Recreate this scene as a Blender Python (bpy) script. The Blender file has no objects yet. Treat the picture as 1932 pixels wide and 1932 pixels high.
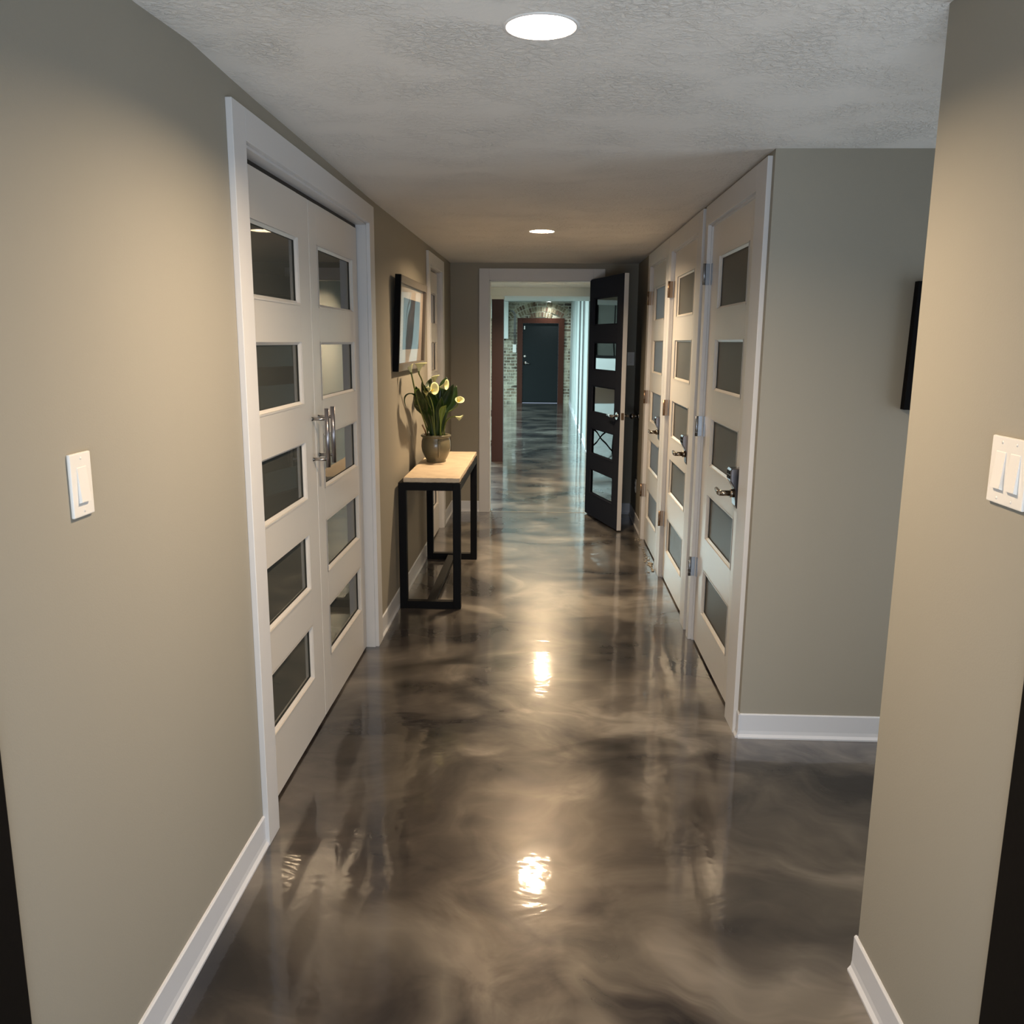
import bpy, bmesh, math, random
from mathutils import Vector, Matrix
random.seed(7)
C = bpy.context.scene.collection
PI = math.pi

# ------------------------------------------------------------------ materials
def lin(c):
    return tuple(((v/255)/12.92 if v/255 <= 0.04045 else ((v/255+0.055)/1.055)**2.4) for v in c) + (1.0,)

def new_mat(name):
    m = bpy.data.materials.new(name); m.use_nodes = True
    nt = m.node_tree
    for n in list(nt.nodes): nt.nodes.remove(n)
    out = nt.nodes.new('ShaderNodeOutputMaterial')
    return m, nt, out

def N(nt, t, **k):
    n = nt.nodes.new(t)
    for a, v in k.items():
        if a in n.inputs.keys(): n.inputs[a].default_value = v
        else: setattr(n, a, v)
    return n

def noise(nt, scale, detail=4, rough=0.5, dist=0.0, vec=None):
    n = nt.nodes.new('ShaderNodeTexNoise')
    n.inputs['Scale'].default_value = scale; n.inputs['Detail'].default_value = detail
    n.inputs['Roughness'].default_value = rough; n.inputs['Distortion'].default_value = dist
    if vec is None:
        tc = nt.nodes.new('ShaderNodeTexCoord'); vec = tc.outputs['Object']
    nt.links.new(vec, n.inputs['Vector'])
    return n

def ramp(nt, fac, stops):
    r = nt.nodes.new('ShaderNodeValToRGB')
    e = r.color_ramp.elements
    while len(e) < len(stops): e.new(0.5)
    for i, (p, c) in enumerate(stops):
        e[i].position = p; e[i].color = c if len(c) == 4 else lin(c)
    nt.links.new(fac, r.inputs['Fac'])
    return r

def mat(name, col, rough=0.5, metal=0.0, coat=0.0, bump=None, var=None, spec=0.5, coatr=0.03):
    m, nt, out = new_mat(name)
    p = nt.nodes.new('ShaderNodeBsdfPrincipled')
    p.inputs['Base Color'].default_value = lin(col)
    p.inputs['Roughness'].default_value = rough
    p.inputs['Metallic'].default_value = metal
    p.inputs['Coat Weight'].default_value = coat
    p.inputs['Coat Roughness'].default_value = coatr
    p.inputs['Specular IOR Level'].default_value = spec
    if var:
        sc, c2, lo, hi = var
        n = noise(nt, sc, 5, 0.6)
        r = ramp(nt, n.outputs['Fac'], [(lo, col), (hi, c2)])
        nt.links.new(r.outputs['Color'], p.inputs['Base Color'])
    if bump:
        sc, st, dist = bump
        n = noise(nt, sc, 5, 0.6)
        b = nt.nodes.new('ShaderNodeBump'); b.inputs['Strength'].default_value = st; b.inputs['Distance'].default_value = dist
        nt.links.new(n.outputs['Fac'], b.inputs['Height']); nt.links.new(b.outputs['Normal'], p.inputs['Normal'])
    nt.links.new(p.outputs[0], out.inputs[0])
    return m

def emit(name, col, s):
    m, nt, out = new_mat(name)
    e = N(nt, 'ShaderNodeEmission'); e.inputs[0].default_value = (*col, 1); e.inputs[1].default_value = s
    nt.links.new(e.outputs[0], out.inputs[0]); return m

def glass_mat(name, tint, rough=0.0, boost=1.6, haze=None):
    m, nt, out = new_mat(name)
    fr = N(nt, 'ShaderNodeFresnel'); fr.inputs[0].default_value = 1.5
    mul = N(nt, 'ShaderNodeMath', operation='MULTIPLY'); mul.inputs[1].default_value = boost; mul.use_clamp = True
    tr = N(nt, 'ShaderNodeBsdfTransparent'); tr.inputs[0].default_value = lin(tint)
    gl = N(nt, 'ShaderNodeBsdfGlossy'); gl.inputs['Roughness'].default_value = rough
    n = noise(nt, 2.2, 1, 0.4); b = N(nt, 'ShaderNodeBump'); b.inputs['Strength'].default_value = 0.25; b.inputs['Distance'].default_value = 0.004
    nt.links.new(n.outputs['Fac'], b.inputs['Height']); nt.links.new(b.outputs['Normal'], gl.inputs['Normal'])
    mx = N(nt, 'ShaderNodeMixShader')
    nt.links.new(fr.outputs[0], mul.inputs[0]); nt.links.new(mul.outputs[0], mx.inputs[0])
    base = tr
    if haze:        # grey haze of the pane itself
        df = N(nt, 'ShaderNodeBsdfDiffuse'); df.inputs[0].default_value = lin(haze[0])
        base = N(nt, 'ShaderNodeMixShader'); base.inputs[0].default_value = haze[1]
        nt.links.new(tr.outputs[0], base.inputs[1]); nt.links.new(df.outputs[0], base.inputs[2])
    nt.links.new(base.outputs[0], mx.inputs[1]); nt.links.new(gl.outputs[0], mx.inputs[2])
    nt.links.new(mx.outputs[0], out.inputs[0]); return m

def frosted_mat(name, col):
    m, nt, out = new_mat(name)
    p = N(nt, 'ShaderNodeBsdfPrincipled'); p.inputs['Base Color'].default_value = lin(col); p.inputs['Roughness'].default_value = 0.38
    t = N(nt, 'ShaderNodeBsdfTranslucent'); t.inputs[0].default_value = lin((205, 210, 208))
    n = noise(nt, 160, 2, 0.5); b = N(nt, 'ShaderNodeBump'); b.inputs['Strength'].default_value = 0.3; b.inputs['Distance'].default_value = 0.001
    nt.links.new(n.outputs['Fac'], b.inputs['Height']); nt.links.new(b.outputs['Normal'], p.inputs['Normal'])
    mx = N(nt, 'ShaderNodeMixShader'); mx.inputs[0].default_value = 0.45
    nt.links.new(p.outputs[0], mx.inputs[1]); nt.links.new(t.outputs[0], mx.inputs[2])
    nt.links.new(mx.outputs[0], out.inputs[0]); return m

def floor_mat():
    m, nt, out = new_mat('marbled_epoxy')
    L = nt.links.new
    tc = N(nt, 'ShaderNodeTexCoord')
    mp = N(nt, 'ShaderNodeMapping'); mp.inputs['Scale'].default_value = (0.8, 1.0, 1.0); mp.inputs['Location'].default_value = (3.1, 1.7, 0)
    L(tc.outputs['Object'], mp.inputs[0])
    w = noise(nt, 1.1, 3, 0.55, 0.3, mp.outputs[0])
    sub = N(nt, 'ShaderNodeVectorMath', operation='SUBTRACT'); sub.inputs[1].default_value = (0.5, 0.5, 0.5)
    L(w.outputs['Color'], sub.inputs[0])
    sc = N(nt, 'ShaderNodeVectorMath', operation='SCALE'); sc.inputs['Scale'].default_value = 0.9
    L(sub.outputs[0], sc.inputs[0])
    add = N(nt, 'ShaderNodeVectorMath', operation='ADD'); L(mp.outputs[0], add.inputs[0]); L(sc.outputs[0], add.inputs[1])
    n1 = noise(nt, 1.9, 5, 0.56, 0.5, add.outputs[0])
    r1 = ramp(nt, n1.outputs['Fac'], [(0.35, (38, 37, 44)), (0.43, (66, 63, 64)), (0.50, (90, 86, 84)), (0.57, (114, 110, 106)), (0.66, (150, 146, 141))])
    # slow drifts of tone
    n2 = noise(nt, 0.9, 2, 0.5, 0.2, mp.outputs[0])
    r2 = ramp(nt, n2.outputs['Fac'], [(0.35, (176, 164, 152)), (0.65, (255, 250, 243))])
    mul = N(nt, 'ShaderNodeMix', data_type='RGBA', blend_type='MULTIPLY'); mul.inputs[0].default_value = 0.8
    L(r1.outputs[0], mul.inputs[6]); L(r2.outputs[0], mul.inputs[7])
    # dark pools of pigment
    mp3 = N(nt, 'ShaderNodeMapping'); mp3.inputs['Scale'].default_value = (1.0, 1.5, 1.0); mp3.inputs['Location'].default_value = (0.6, 7.3, 0)
    L(add.outputs[0], mp3.inputs[0])
    n3 = noise(nt, 1.7, 2, 0.45, 0.8, mp3.outputs[0])
    r3 = ramp(nt, n3.outputs['Fac'], [(0.27, (104, 102, 110)), (0.40, (255, 255, 255))])
    mul3 = N(nt, 'ShaderNodeMix', data_type='RGBA', blend_type='MULTIPLY'); mul3.inputs[0].default_value = 1.0
    L(mul.outputs[2], mul3.inputs[6]); L(r3.outputs[0], mul3.inputs[7])
    # pale veins where bands of pigment meet
    n4 = noise(nt, 0.8, 2, 0.4, 0.5, add.outputs[0])
    ab = N(nt, 'ShaderNodeMath', operation='SUBTRACT'); ab.inputs[1].default_value = 0.5; L(n4.outputs['Fac'], ab.inputs[0])
    ab2 = N(nt, 'ShaderNodeMath', operation='ABSOLUTE'); L(ab.outputs[0], ab2.inputs[0])
    r4 = ramp(nt, ab2.outputs[0], [(0.0, (255, 255, 255)), (0.06, (0, 0, 0))])
    mm = N(nt, 'ShaderNodeMath', operation='MULTIPLY'); mm.inputs[1].default_value = 0.30; L(r4.outputs[0], mm.inputs[0])
    mx4 = N(nt, 'ShaderNodeMix', data_type='RGBA', blend_type='MIX'); mx4.inputs[7].default_value = lin((158, 150, 138))
    L(mm.outputs[0], mx4.inputs[0]); L(mul3.outputs[2], mx4.inputs[6])
    p = N(nt, 'ShaderNodeBsdfPrincipled')
    L(mx4.outputs[2], p.inputs['Base Color'])
    p.inputs['Metallic'].default_value = 0.5
    rr = ramp(nt, n1.outputs['Fac'], [(0.3, (0.24,)*3+(1,)), (0.7, (0.38,)*3+(1,))])
    L(rr.outputs[0], p.inputs['Roughness'])
    p.inputs['Coat Weight'].default_value = 1.0; p.inputs['Coat Roughness'].default_value = 0.06; p.inputs['Coat IOR'].default_value = 1.5
    # trowel waves in the clear coat
    mpb = N(nt, 'ShaderNodeMapping'); mpb.inputs['Scale'].default_value = (1.0, 1.3, 1.0); L(tc.outputs['Object'], mpb.inputs[0])
    nb = noise(nt, 5.0, 3, 0.55, 0.6, mpb.outputs[0])
    b1 = N(nt, 'ShaderNodeBump'); b1.inputs['Strength'].default_value = 1.0; b1.inputs['Distance'].default_value = 0.0016
    L(nb.outputs['Fac'], b1.inputs['Height'])
    nb2 = noise(nt, 26, 3, 0.6, 0.5, mpb.outputs[0])
    b2 = N(nt, 'ShaderNodeBump'); b2.inputs['Strength'].default_value = 1.0; b2.inputs['Distance'].default_value = 0.0002
    L(nb2.outputs['Fac'], b2.inputs['Height']); L(b1.outputs[0], b2.inputs['Normal'])
    L(b2.outputs[0], p.inputs['Coat Normal']); L(b2.outputs[0], p.inputs['Normal'])
    L(p.outputs[0], out.inputs[0]); return m

def brick_mat():
    m, nt, out = new_mat('whitewashed_brick'); L = nt.links.new
    tc = N(nt, 'ShaderNodeTexCoord'); sp = N(nt, 'ShaderNodeSeparateXYZ'); cb = N(nt, 'ShaderNodeCombineXYZ')
    L(tc.outputs['Object'], sp.inputs[0]); L(sp.outputs[0], cb.inputs[0]); L(sp.outputs[2], cb.inputs[1])
    wn = noise(nt, 5, 2, 0.5, 0, cb.outputs[0])
    vs = N(nt, 'ShaderNodeVectorMath', operation='SCALE'); vs.inputs['Scale'].default_value = 0.03; L(wn.outputs['Color'], vs.inputs[0])
    va = N(nt, 'ShaderNodeVectorMath', operation='ADD'); L(cb.outputs[0], va.inputs[0]); L(vs.outputs[0], va.inputs[1])
    br = N(nt, 'ShaderNodeTexBrick'); br.inputs['Scale'].default_value = 1.0
    br.inputs['Brick Width'].default_value = 0.22; br.inputs['Row Height'].default_value = 0.078; br.inputs['Mortar Size'].default_value = 0.010
    br.inputs['Mortar Smooth'].default_value = 0.2; br.inputs['Bias'].default_value = 0.0
    br.inputs['Color1'].default_value = lin((128, 112, 92)); br.inputs['Color2'].default_value = lin((70, 60, 52)); br.inputs['Mortar'].default_value = lin((190, 186, 170))
    L(va.outputs[0], br.inputs['Vector'])
    n = noise(nt, 3.2, 5, 0.65, 0.6, cb.outputs[0])
    r = ramp(nt, n.outputs['Fac'], [(0.42, (0, 0, 0)), (0.60, (255, 255, 255))])
    f = N(nt, 'ShaderNodeMath', operation='MULTIPLY'); f.inputs[1].default_value = 0.75; L(r.outputs[0], f.inputs[0])
    mx = N(nt, 'ShaderNodeMix', data_type='RGBA'); mx.inputs[7].default_value = lin((192, 186, 165))
    L(f.outputs[0], mx.inputs[0]); L(br.outputs['Color'], mx.inputs[6])
    p = N(nt, 'ShaderNodeBsdfPrincipled'); p.inputs['Roughness'].default_value = 0.85; L(mx.outputs[2], p.inputs['Base Color'])
    b = N(nt, 'ShaderNodeBump'); b.inputs['Strength'].default_value = 0.8; b.inputs['Distance'].default_value = 0.02; b.invert = True
    L(br.outputs['Fac'], b.inputs['Height']); L(b.outputs[0], p.inputs['Normal'])
    L(p.outputs[0], out.inputs[0]); return m

def ceil_mat():
    m, nt, out = new_mat('knockdown_ceiling_paint'); L = nt.links.new
    p = N(nt, 'ShaderNodeBsdfPrincipled'); p.inputs['Base Color'].default_value = lin((226, 222, 216)); p.inputs['Roughness'].default_value = 0.75
    n1 = noise(nt, 52, 5, 0.65, 0.6); n2 = noise(nt, 4, 3, 0.5, 0.5)
    r = ramp(nt, n1.outputs['Fac'], [(0.42, (0, 0, 0)), (0.62, (255, 255, 255))])
    r2 = ramp(nt, n2.outputs['Fac'], [(0.35, (60, 60, 60)), (0.65, (255, 255, 255))])
    mu = N(nt, 'ShaderNodeMath', operation='MULTIPLY'); L(r.outputs[0], mu.inputs[0]); L(r2.outputs[0], mu.inputs[1])
    b = N(nt, 'ShaderNodeBump'); b.inputs['Strength'].default_value = 0.9; b.inputs['Distance'].default_value = 0.0034
    L(mu.outputs[0], b.inputs['Height']); L(b.outputs[0], p.inputs['Normal']); L(p.outputs[0], out.inputs[0]); return m

def leaf_mat():
    m, nt, out = new_mat('lily_leaf'); L = nt.links.new
    p = N(nt, 'ShaderNodeBsdfPrincipled'); p.inputs['Roughness'].default_value = 0.38
    n = noise(nt, 18, 3, 0.5); r = ramp(nt, n.outputs['Fac'], [(0.35, (22, 44, 16)), (0.7, (48, 76, 26))]); L(r.outputs[0], p.inputs['Base Color'])
    t = N(nt, 'ShaderNodeBsdfTranslucent'); t.inputs[0].default_value = lin((70, 105, 25))
    mx = N(nt, 'ShaderNodeMixShader'); mx.inputs[0].default_value = 0.15; L(p.outputs[0], mx.inputs[1]); L(t.outputs[0], mx.inputs[2])
    L(mx.outputs[0], out.inputs[0]); return m

def print_mat():
    m, nt, out = new_mat('dark_art_print'); L = nt.links.new
    tc = N(nt, 'ShaderNodeTexCoord'); mp = N(nt, 'ShaderNodeMapping'); mp.inputs['Scale'].default_value = (9, 2, 3); L(tc.outputs['Object'], mp.inputs[0])
    n = noise(nt, 1.3, 6, 0.65, 0.8, mp.outputs[0])
    r = ramp(nt, n.outputs['Fac'], [(0.35, (22, 18, 20)), (0.5, (50, 38, 34)), (0.6, (82, 64, 56)), (0.72, (130, 108, 94))])
    p = N(nt, 'ShaderNodeBsdfPrincipled'); p.inputs['Roughness'].default_value = 0.6; L(r.outputs[0], p.inputs['Base Color'])
    L(p.outputs[0], out.inputs[0]); return m

M = {}
M['wall'] = mat('greige_wall_paint', (151, 146, 134), 0.8, bump=(240, 0.25, 0.001), spec=0.3)
M['ceiling'] = ceil_mat()
M['floor'] = floor_mat()
M['trim'] = mat('white_trim_paint', (206, 205, 205), 0.42, bump=(40, 0.12, 0.001))
M['base'] = mat('white_cove_base', (205, 207, 212), 0.45)
M['door'] = mat('white_door_paint', (210, 205, 198), 0.32, bump=(30, 0.12, 0.001))
M['darkdoor'] = mat('black_navy_door_paint', (50, 53, 62), 0.8, bump=(30, 0.1, 0.001), spec=0.0)
M['steeldoor'] = mat('charcoal_steel_door', (20, 25, 27), 0.7, spec=0.2)
M['glass'] = glass_mat('clear_door_glass', (205, 209, 203), boost=0.9, haze=((96, 97, 90), 0.62))
M['darkglass'] = glass_mat('clear_glass_of_dark_door', (150, 150, 145), boost=1.9)
M['pictureglass'] = glass_mat('picture_glazing', (248, 248, 248), boost=0.35)
M['frost'] = frosted_mat('frosted_door_glass', (122, 118, 110))
M['black'] = mat('black_powder_coat', (6, 5, 6), 0.6, bump=(200, 0.1, 0.0005), spec=0.15)
M['slot'] = mat('track_and_doorway_dark', (14, 13, 13), 0.6)  # near-black track; also stands for the shade in the far doorways
M['stone'] = mat('pale_stone_slab', (206, 188, 162), 0.6, bump=(60, 0.4, 0.002), var=(14, (190, 170, 144), 0.4, 0.75))
M['chrome'] = mat('satin_nickel', (170, 165, 160), 0.22, 1.0)
M['steel'] = mat('brushed_steel', (150, 146, 148), 0.28, 1.0)
M['bronze'] = mat('hinge_metal', (140, 118, 98), 0.35, 1.0)
M['zinc'] = mat('zinc_hinge_metal', (150, 155, 162), 0.35, 1.0)
M['lever'] = mat('satin_lever_metal', (150, 138, 124), 0.25, 1.0)
M['lockmetal'] = mat('lock_housing_metal', (120, 118, 122), 0.25, 1.0)
M['plastic'] = mat('white_switch_plastic', (226, 222, 216), 0.35)
M['frame'] = mat('picture_frame_painted_sheen', (92, 82, 70), 0.45, bump=(80, 0.2, 0.001))  # black frame, its reflected light put into the grey-brown colour
M['frameside'] = mat('black_frame_side', (7, 6, 7), 0.7, spec=0.1)
M['mat'] = mat('cream_picture_mount', (214, 200, 184), 0.8)
M['print'] = print_mat()
M['ceramic'] = mat('olive_grey_glazed_ceramic', (100, 96, 76), 0.3, coat=0.35, var=(9, (128, 118, 94), 0.4, 0.75))
M['soil'] = mat('potting_soil', (30, 24, 18), 0.9, bump=(80, 1.0, 0.01))
M['leaf'] = leaf_mat()
M['leaflight'] = mat('young_green_leaf', (110, 128, 48), 0.45)
M['stem'] = mat('lily_stem', (92, 102, 42), 0.45)
M['spathe'] = mat('cream_yellow_lily_petal', (228, 226, 172), 0.55)
M['spadix'] = mat('yellow_spadix', (214, 178, 50), 0.6)
M['darkwood'] = mat('dark_brown_wood_frame', (9, 7, 6), 0.6, bump=(60, 0.2, 0.001), spec=0.15)
M['redsteel'] = mat('oxblood_column_paint', (40, 13, 9), 0.45)
M['redwood'] = mat('red_brown_stained_wood', (66, 32, 20), 0.6, bump=(50, 0.2, 0.002), spec=0.2)
M['brick'] = brick_mat()
M['archbrick'] = mat('pale_arch_brick', (160, 150, 126), 0.85, var=(5, (130, 116, 92), 0.46, 0.56))
M['archbrick2'] = mat('tan_arch_brick', (116, 102, 80), 0.85)
M['archbrick3'] = mat('brown_arch_brick', (84, 62, 46), 0.85)
M['mortar'] = mat('pale_lime_mortar', (186, 182, 164), 0.9)
M['farwhite'] = mat('white_partition_paint', (214, 218, 214), 0.6)
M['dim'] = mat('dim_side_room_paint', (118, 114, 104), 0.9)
M['led'] = emit('led_diffuser_near', (1.0, 0.77, 0.53), 1010)
M['ledwarm'] = emit('led_diffuser_warm', (1.0, 0.74, 0.47), 1150)
M['ledcool'] = emit('led_diffuser_cool', (0.86, 0.97, 1.0), 260)
M['ledpassage'] = emit('led_diffuser_passage', (1.0, 0.74, 0.46), 3300)
M['ledspot'] = emit('led_diffuser_spot', (0.9, 1.0, 0.98), 700)
M['ring'] = mat('white_lamp_trim', (225, 223, 220), 0.4)
M['partition'] = mat('pale_partition_paint', (176, 182, 180), 0.6)
M['sill'] = mat('pale_floor_seam', (128, 120, 104), 0.4)
M['chairwhite'] = mat('white_chair_fabric', (205, 207, 205), 0.7)
M['chips'] = mat('loose_paint_chips', (150, 143, 130), 0.8)
M['officeblue'] = mat('blue_black_mesh_fabric', (26, 30, 44), 0.7)

# ------------------------------------------------------------------ mesh builder
class MB:
    def __init__(s): s.bm = bmesh.new()
    def box(s, x0, x1, y0, y1, z0, z1, bev=0.0, mtx=None, mi=0):
        bm = s.bm
        r = bmesh.ops.create_cube(bm, size=1.0)
        vs = r['verts']
        for v in vs:
            v.co = Vector(((x0+x1)/2 + v.co.x*(x1-x0), (y0+y1)/2 + v.co.y*(y1-y0), (z0+z1)/2 + v.co.z*(z1-z0)))
        fs = {f for v in vs for f in v.link_faces}
        for f in fs: f.material_index = mi
        if bev > 0:
            es = {e for v in vs for e in v.link_edges}
            r2 = bmesh.ops.bevel(bm, geom=list(es), offset=bev, segments=2, affect='EDGES', profile=0.6)
            vs = list({v for f in r2['faces'] for v in f.verts} | {v for v in vs if v.is_valid})
        if mtx is not None:
            for v in vs: v.co = mtx @ v.co
        return s
    def prism(s, pts, z0, z1, axis='z', mi=0):
        # outline pts (2D) swept along an axis: z -> (x,y), x -> (y,z), y -> (x,z)
        def P(a, b, h):
            return {'z': (a, b, h), 'x': (h, a, b), 'y': (a, h, b)}[axis]
        lo = [s.bm.verts.new(P(a, b, z0)) for a, b in pts]; hi = [s.bm.verts.new(P(a, b, z1)) for a, b in pts]
        n = len(pts); fs = [s.bm.faces.new(lo[::-1]), s.bm.faces.new(hi)]
        for i in range(n): fs.append(s.bm.faces.new((lo[i], lo[(i+1) % n], hi[(i+1) % n], hi[i])))
        for f in fs: f.material_index = mi
        return s
    def lathe(s, prof, c=(0, 0, 0), seg=32, mtx=None, smooth=True):
        rings = []
        for r, z in prof:
            if r < 1e-6: rings.append([s.bm.verts.new(Vector((0, 0, z)))])
            else: rings.append([s.bm.verts.new(Vector((r*math.cos(2*PI*i/seg), r*math.sin(2*PI*i/seg), z))) for i in range(seg)])
        for a, b in zip(rings, rings[1:]):
            for i in range(seg):
                j = (i+1) % seg
                q = [a[i % len(a)], a[j % len(a)], b[j % len(b)], b[i % len(b)]]
                u = []
                for v in q:
                    if v not in u: u.append(v)
                if len(u) > 2:
                    f = s.bm.faces.new(u); f.smooth = smooth
        for ring in rings:
            for v in ring: v.co = ((mtx @ v.co) if mtx is not None else v.co) + Vector(c)
        return s
    def tube(s, pts, rad, seg=8, cap=True):
        pts = [Vector(p) for p in pts]; n = len(pts)
        if not hasattr(rad, '__len__'): rad = [rad]*n
        rings = []; up = None
        for i, p in enumerate(pts):
            d = (pts[min(i+1, n-1)] - pts[max(i-1, 0)]).normalized()
            if up is None:
                up = Vector((0, 0, 1)) if abs(d.z) < 0.9 else Vector((1, 0, 0))
            a = d.cross(up).normalized(); b = a.cross(d).normalized(); up = b
            rings.append([s.bm.verts.new(p + (a*math.cos(2*PI*k/seg) + b*math.sin(2*PI*k/seg))*rad[i]) for k in range(seg)])
        for r0, r1 in zip(rings, rings[1:]):
            for k in range(seg):
                f = s.bm.faces.new((r0[k], r0[(k+1) % seg], r1[(k+1) % seg], r1[k])); f.smooth = True
        if cap:
            s.bm.faces.new(rings[0][::-1]); s.bm.faces.new(rings[-1])
        return s
    def build(s, name, m, parent=None, **tags):
        bmesh.ops.recalc_face_normals(s.bm, faces=s.bm.faces)
        me = bpy.data.meshes.new(name); s.bm.to_mesh(me); s.bm.free()
        for mm in (m if isinstance(m, (list, tuple)) else [m]): me.materials.append(mm)
        o = bpy.data.objects.new(name, me); C.objects.link(o)
        if parent: o.parent = parent
        tag(o, **tags)
        return o

def tag(o, label=None, cat=None, group=None, kind=None):
    if label: o['label'] = label
    if cat: o['category'] = cat
    if group: o['group'] = group
    if kind: o['kind'] = kind
    return o

def empty(name, loc=(0, 0, 0), rz=0.0, **tags):
    o = bpy.data.objects.new(name, None); o.empty_display_size = 0.1; C.objects.link(o)
    o.location = loc; o.rotation_euler = (0, 0, rz); tag(o, **tags); return o

def smooth_curve(pts, n=6):
    pts = [Vector(p) for p in pts]; out = []
    P = [pts[0]] + pts + [pts[-1]]
    for i in range(1, len(P)-2):
        for k in range(n):
            t = k/n; a, b, c, d = P[i-1], P[i], P[i+1], P[i+2]
            out.append(0.5*((2*b) + (c-a)*t + (2*a-5*b+4*c-d)*t*t + (3*b-a-3*c+d)*t**3))
    out.append(pts[-1]); return out

# ------------------------------------------------------------------ plan of the place (metres; camera at x=0,y=0)
XL, XR, CZ = -0.845, 0.785, 2.195
YF = 7.70                       # wall with the doorway
YB = 22.0                       # brick wall
ST = dict(kind='structure')

MB().box(-4.7, 4.6, -3.2, 22.3, -0.12, 0).build('floor', M['floor'], **ST)

# ceiling of the hallway: a grid with gentle sags along the left edge and round holes for the downlights
sag = {1.74: 2.195, 1.86: 2.197, 2.1: 2.214, 2.53: 2.203, 3.4: 2.196, 4.33: 2.186, 5.5: 2.19, 7.6: 2.197}
def sagz(y):
    k = sorted(sag)
    if y <= k[0]: return sag[k[0]]
    for a, b in zip(k, k[1:]):
        if y <= b: return sag[a] + (sag[b]-sag[a])*(y-a)/(b-a)
    return sag[k[-1]]
def ceiling_skin(mb, xs, ys, zf, lamps):
    xs = sorted(xs); ys = sorted(ys)
    grid = [[mb.bm.verts.new((x, y, zf(x, y))) for x in xs] for y in ys]
    for j in range(len(ys)-1):
        for i in range(len(xs)-1):
            q = (grid[j][i], grid[j][i+1], grid[j+1][i+1], grid[j+1][i])
            L = [p for p in lamps if xs[i] < p[0] < xs[i+1] and ys[j] < p[1] < ys[j+1]]
            if not L: mb.bm.faces.new(q).smooth = True; continue
            cx, cy, r = L[0]; n = 48
            ring = [mb.bm.verts.new((cx+r*math.cos(2*PI*(k+0.5)/n), cy+r*math.sin(2*PI*(k+0.5)/n), zf(cx, cy))) for k in range(n)]
            # corners sit at 225, 315, 45 and 135 degrees
            for ci, a0 in enumerate((225, 315, 45, 135)):
                nxt = q[(ci+1) % 4]; k0 = int(round((a0/360)*n-0.5)) % n; span = n//4
                mid = k0+span
                for k in range(k0, mid):
                    v = q[ci] if k < k0+span//2 else nxt
                    mb.bm.faces.new((v, ring[k % n], ring[(k+1) % n]))
                mb.bm.faces.new((q[ci], nxt, ring[(k0+span//2) % n]))
LAMPS = [(-0.022, 2.015, 0.0755), (-0.038, 5.50, 0.0755), (0.0, 9.45, 0.0755)]
mb = MB(); xs = [-4.6, -2.5, -1.2, -0.965, -0.845, -0.6, -0.3, -0.16, 0.11, 0.3, 0.5, 0.785, 0.905, 1.4, 2.7]; ys = [-3.2, 0.9, 1.3, 1.6, 1.75, 1.88, 2.15] + [2.4+0.2*i for i in range(15)] + [5.36, 5.64] + [5.8+0.2*i for i in range(10)] + [7.82]
ceiling_skin(mb, xs, ys, lambda x, y: CZ + (sagz(y)-CZ)*max(0.0, min(1.0, (-0.16-x)/0.6)), LAMPS[:2])
top = [mb.bm.verts.new(p) for p in ((-4.6, -3.2, 2.6), (2.7, -3.2, 2.6), (2.7, 7.82, 2.6), (-4.6, 7.82, 2.6))]
mb.bm.faces.new(top)
mb.build('ceiling', M['ceiling'], **ST)

# walls of the hallway (top runs a little into the ceiling)
TZ = 2.24
OL1 = (2.465, 4.130, 2.062)      # double door opening, left wall
OL2 = (6.27, 6.985, 2.062)       # small door opening, left wall
mb = MB(); x0, x1 = XL-0.12, XL
for a, b in ((1.22, OL1[0]), (OL1[1], OL2[0]), (OL2[1], 7.82)): mb.box(x0, x1, a, b, 0, TZ)
for o in (OL1, OL2): mb.box(x0, x1, o[0], o[1], o[2], TZ)
mb.build('wall_left', M['wall'], **ST)

OR = [(3.386, 4.341, 2.085), (4.628, 5.569, 2.085), (5.790, 6.680, 2.085)]
mb = MB(); x0, x1 = XR, XR+0.12
for a, b in ((3.2, OR[0][0]), (OR[0][1], OR[1][0]), (OR[1][1], OR[2][0]), (OR[2][1], YF)): mb.box(x0, x1, a, b, 0, TZ)
for o in OR: mb.box(x0, x1, o[0], o[1], o[2], TZ)
mb.build('wall_right', M['wall'], **ST)
MB().box(XR+0.12, 2.7, 3.2, 3.32, 0, TZ).build('wall_alcove', M['wall'], **ST)
MB().box(0.789, 2.7, 1.05, 1.90, 0, TZ).build('wall_near_right', M['wall'], **ST)
MB().box(2.58, 2.7, 1.90, 3.2, 0, TZ).build('wall_alcove_end', M['wall'], **ST)
MB().box(-3.0, XL, 0.98, 1.22, 0, TZ).build('wall_near_left', M['wall'], **ST)

DO = (-0.503, 0.400, 2.053)      # doorway at the end of the hallway
mb = MB(); mb.box(-4.6, DO[0], YF, YF+0.12, 0, TZ+0.4); mb.box(DO[1], 0.905, YF, YF+0.12, 0, TZ+0.4); mb.box(DO[0], DO[1], YF, YF+0.12, DO[2], TZ+0.4)
mb.build('wall_end', M['wall'], **ST)

# dark wood door frame around the camera's own doorway
MB().box(-1.02, -0.837, 0.96, 1.205, 0, 2.12, 0.004).box(-0.90, -0.832, 1.0, 1.10, 0, 2.1).build('trim_1', M['darkwood'], **ST)
MB().box(0.781, 0.98, 1.04, 1.345, 0, 2.12, 0.004).box(0.776, 0.86, 1.1, 1.2, 0, 2.1).build('trim_2', M['darkwood'], **ST)
MB().box(-1.02, 0.98, 1.0, 1.2, 2.12, TZ).build('trim_3', M['darkwood'], **ST)

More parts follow.
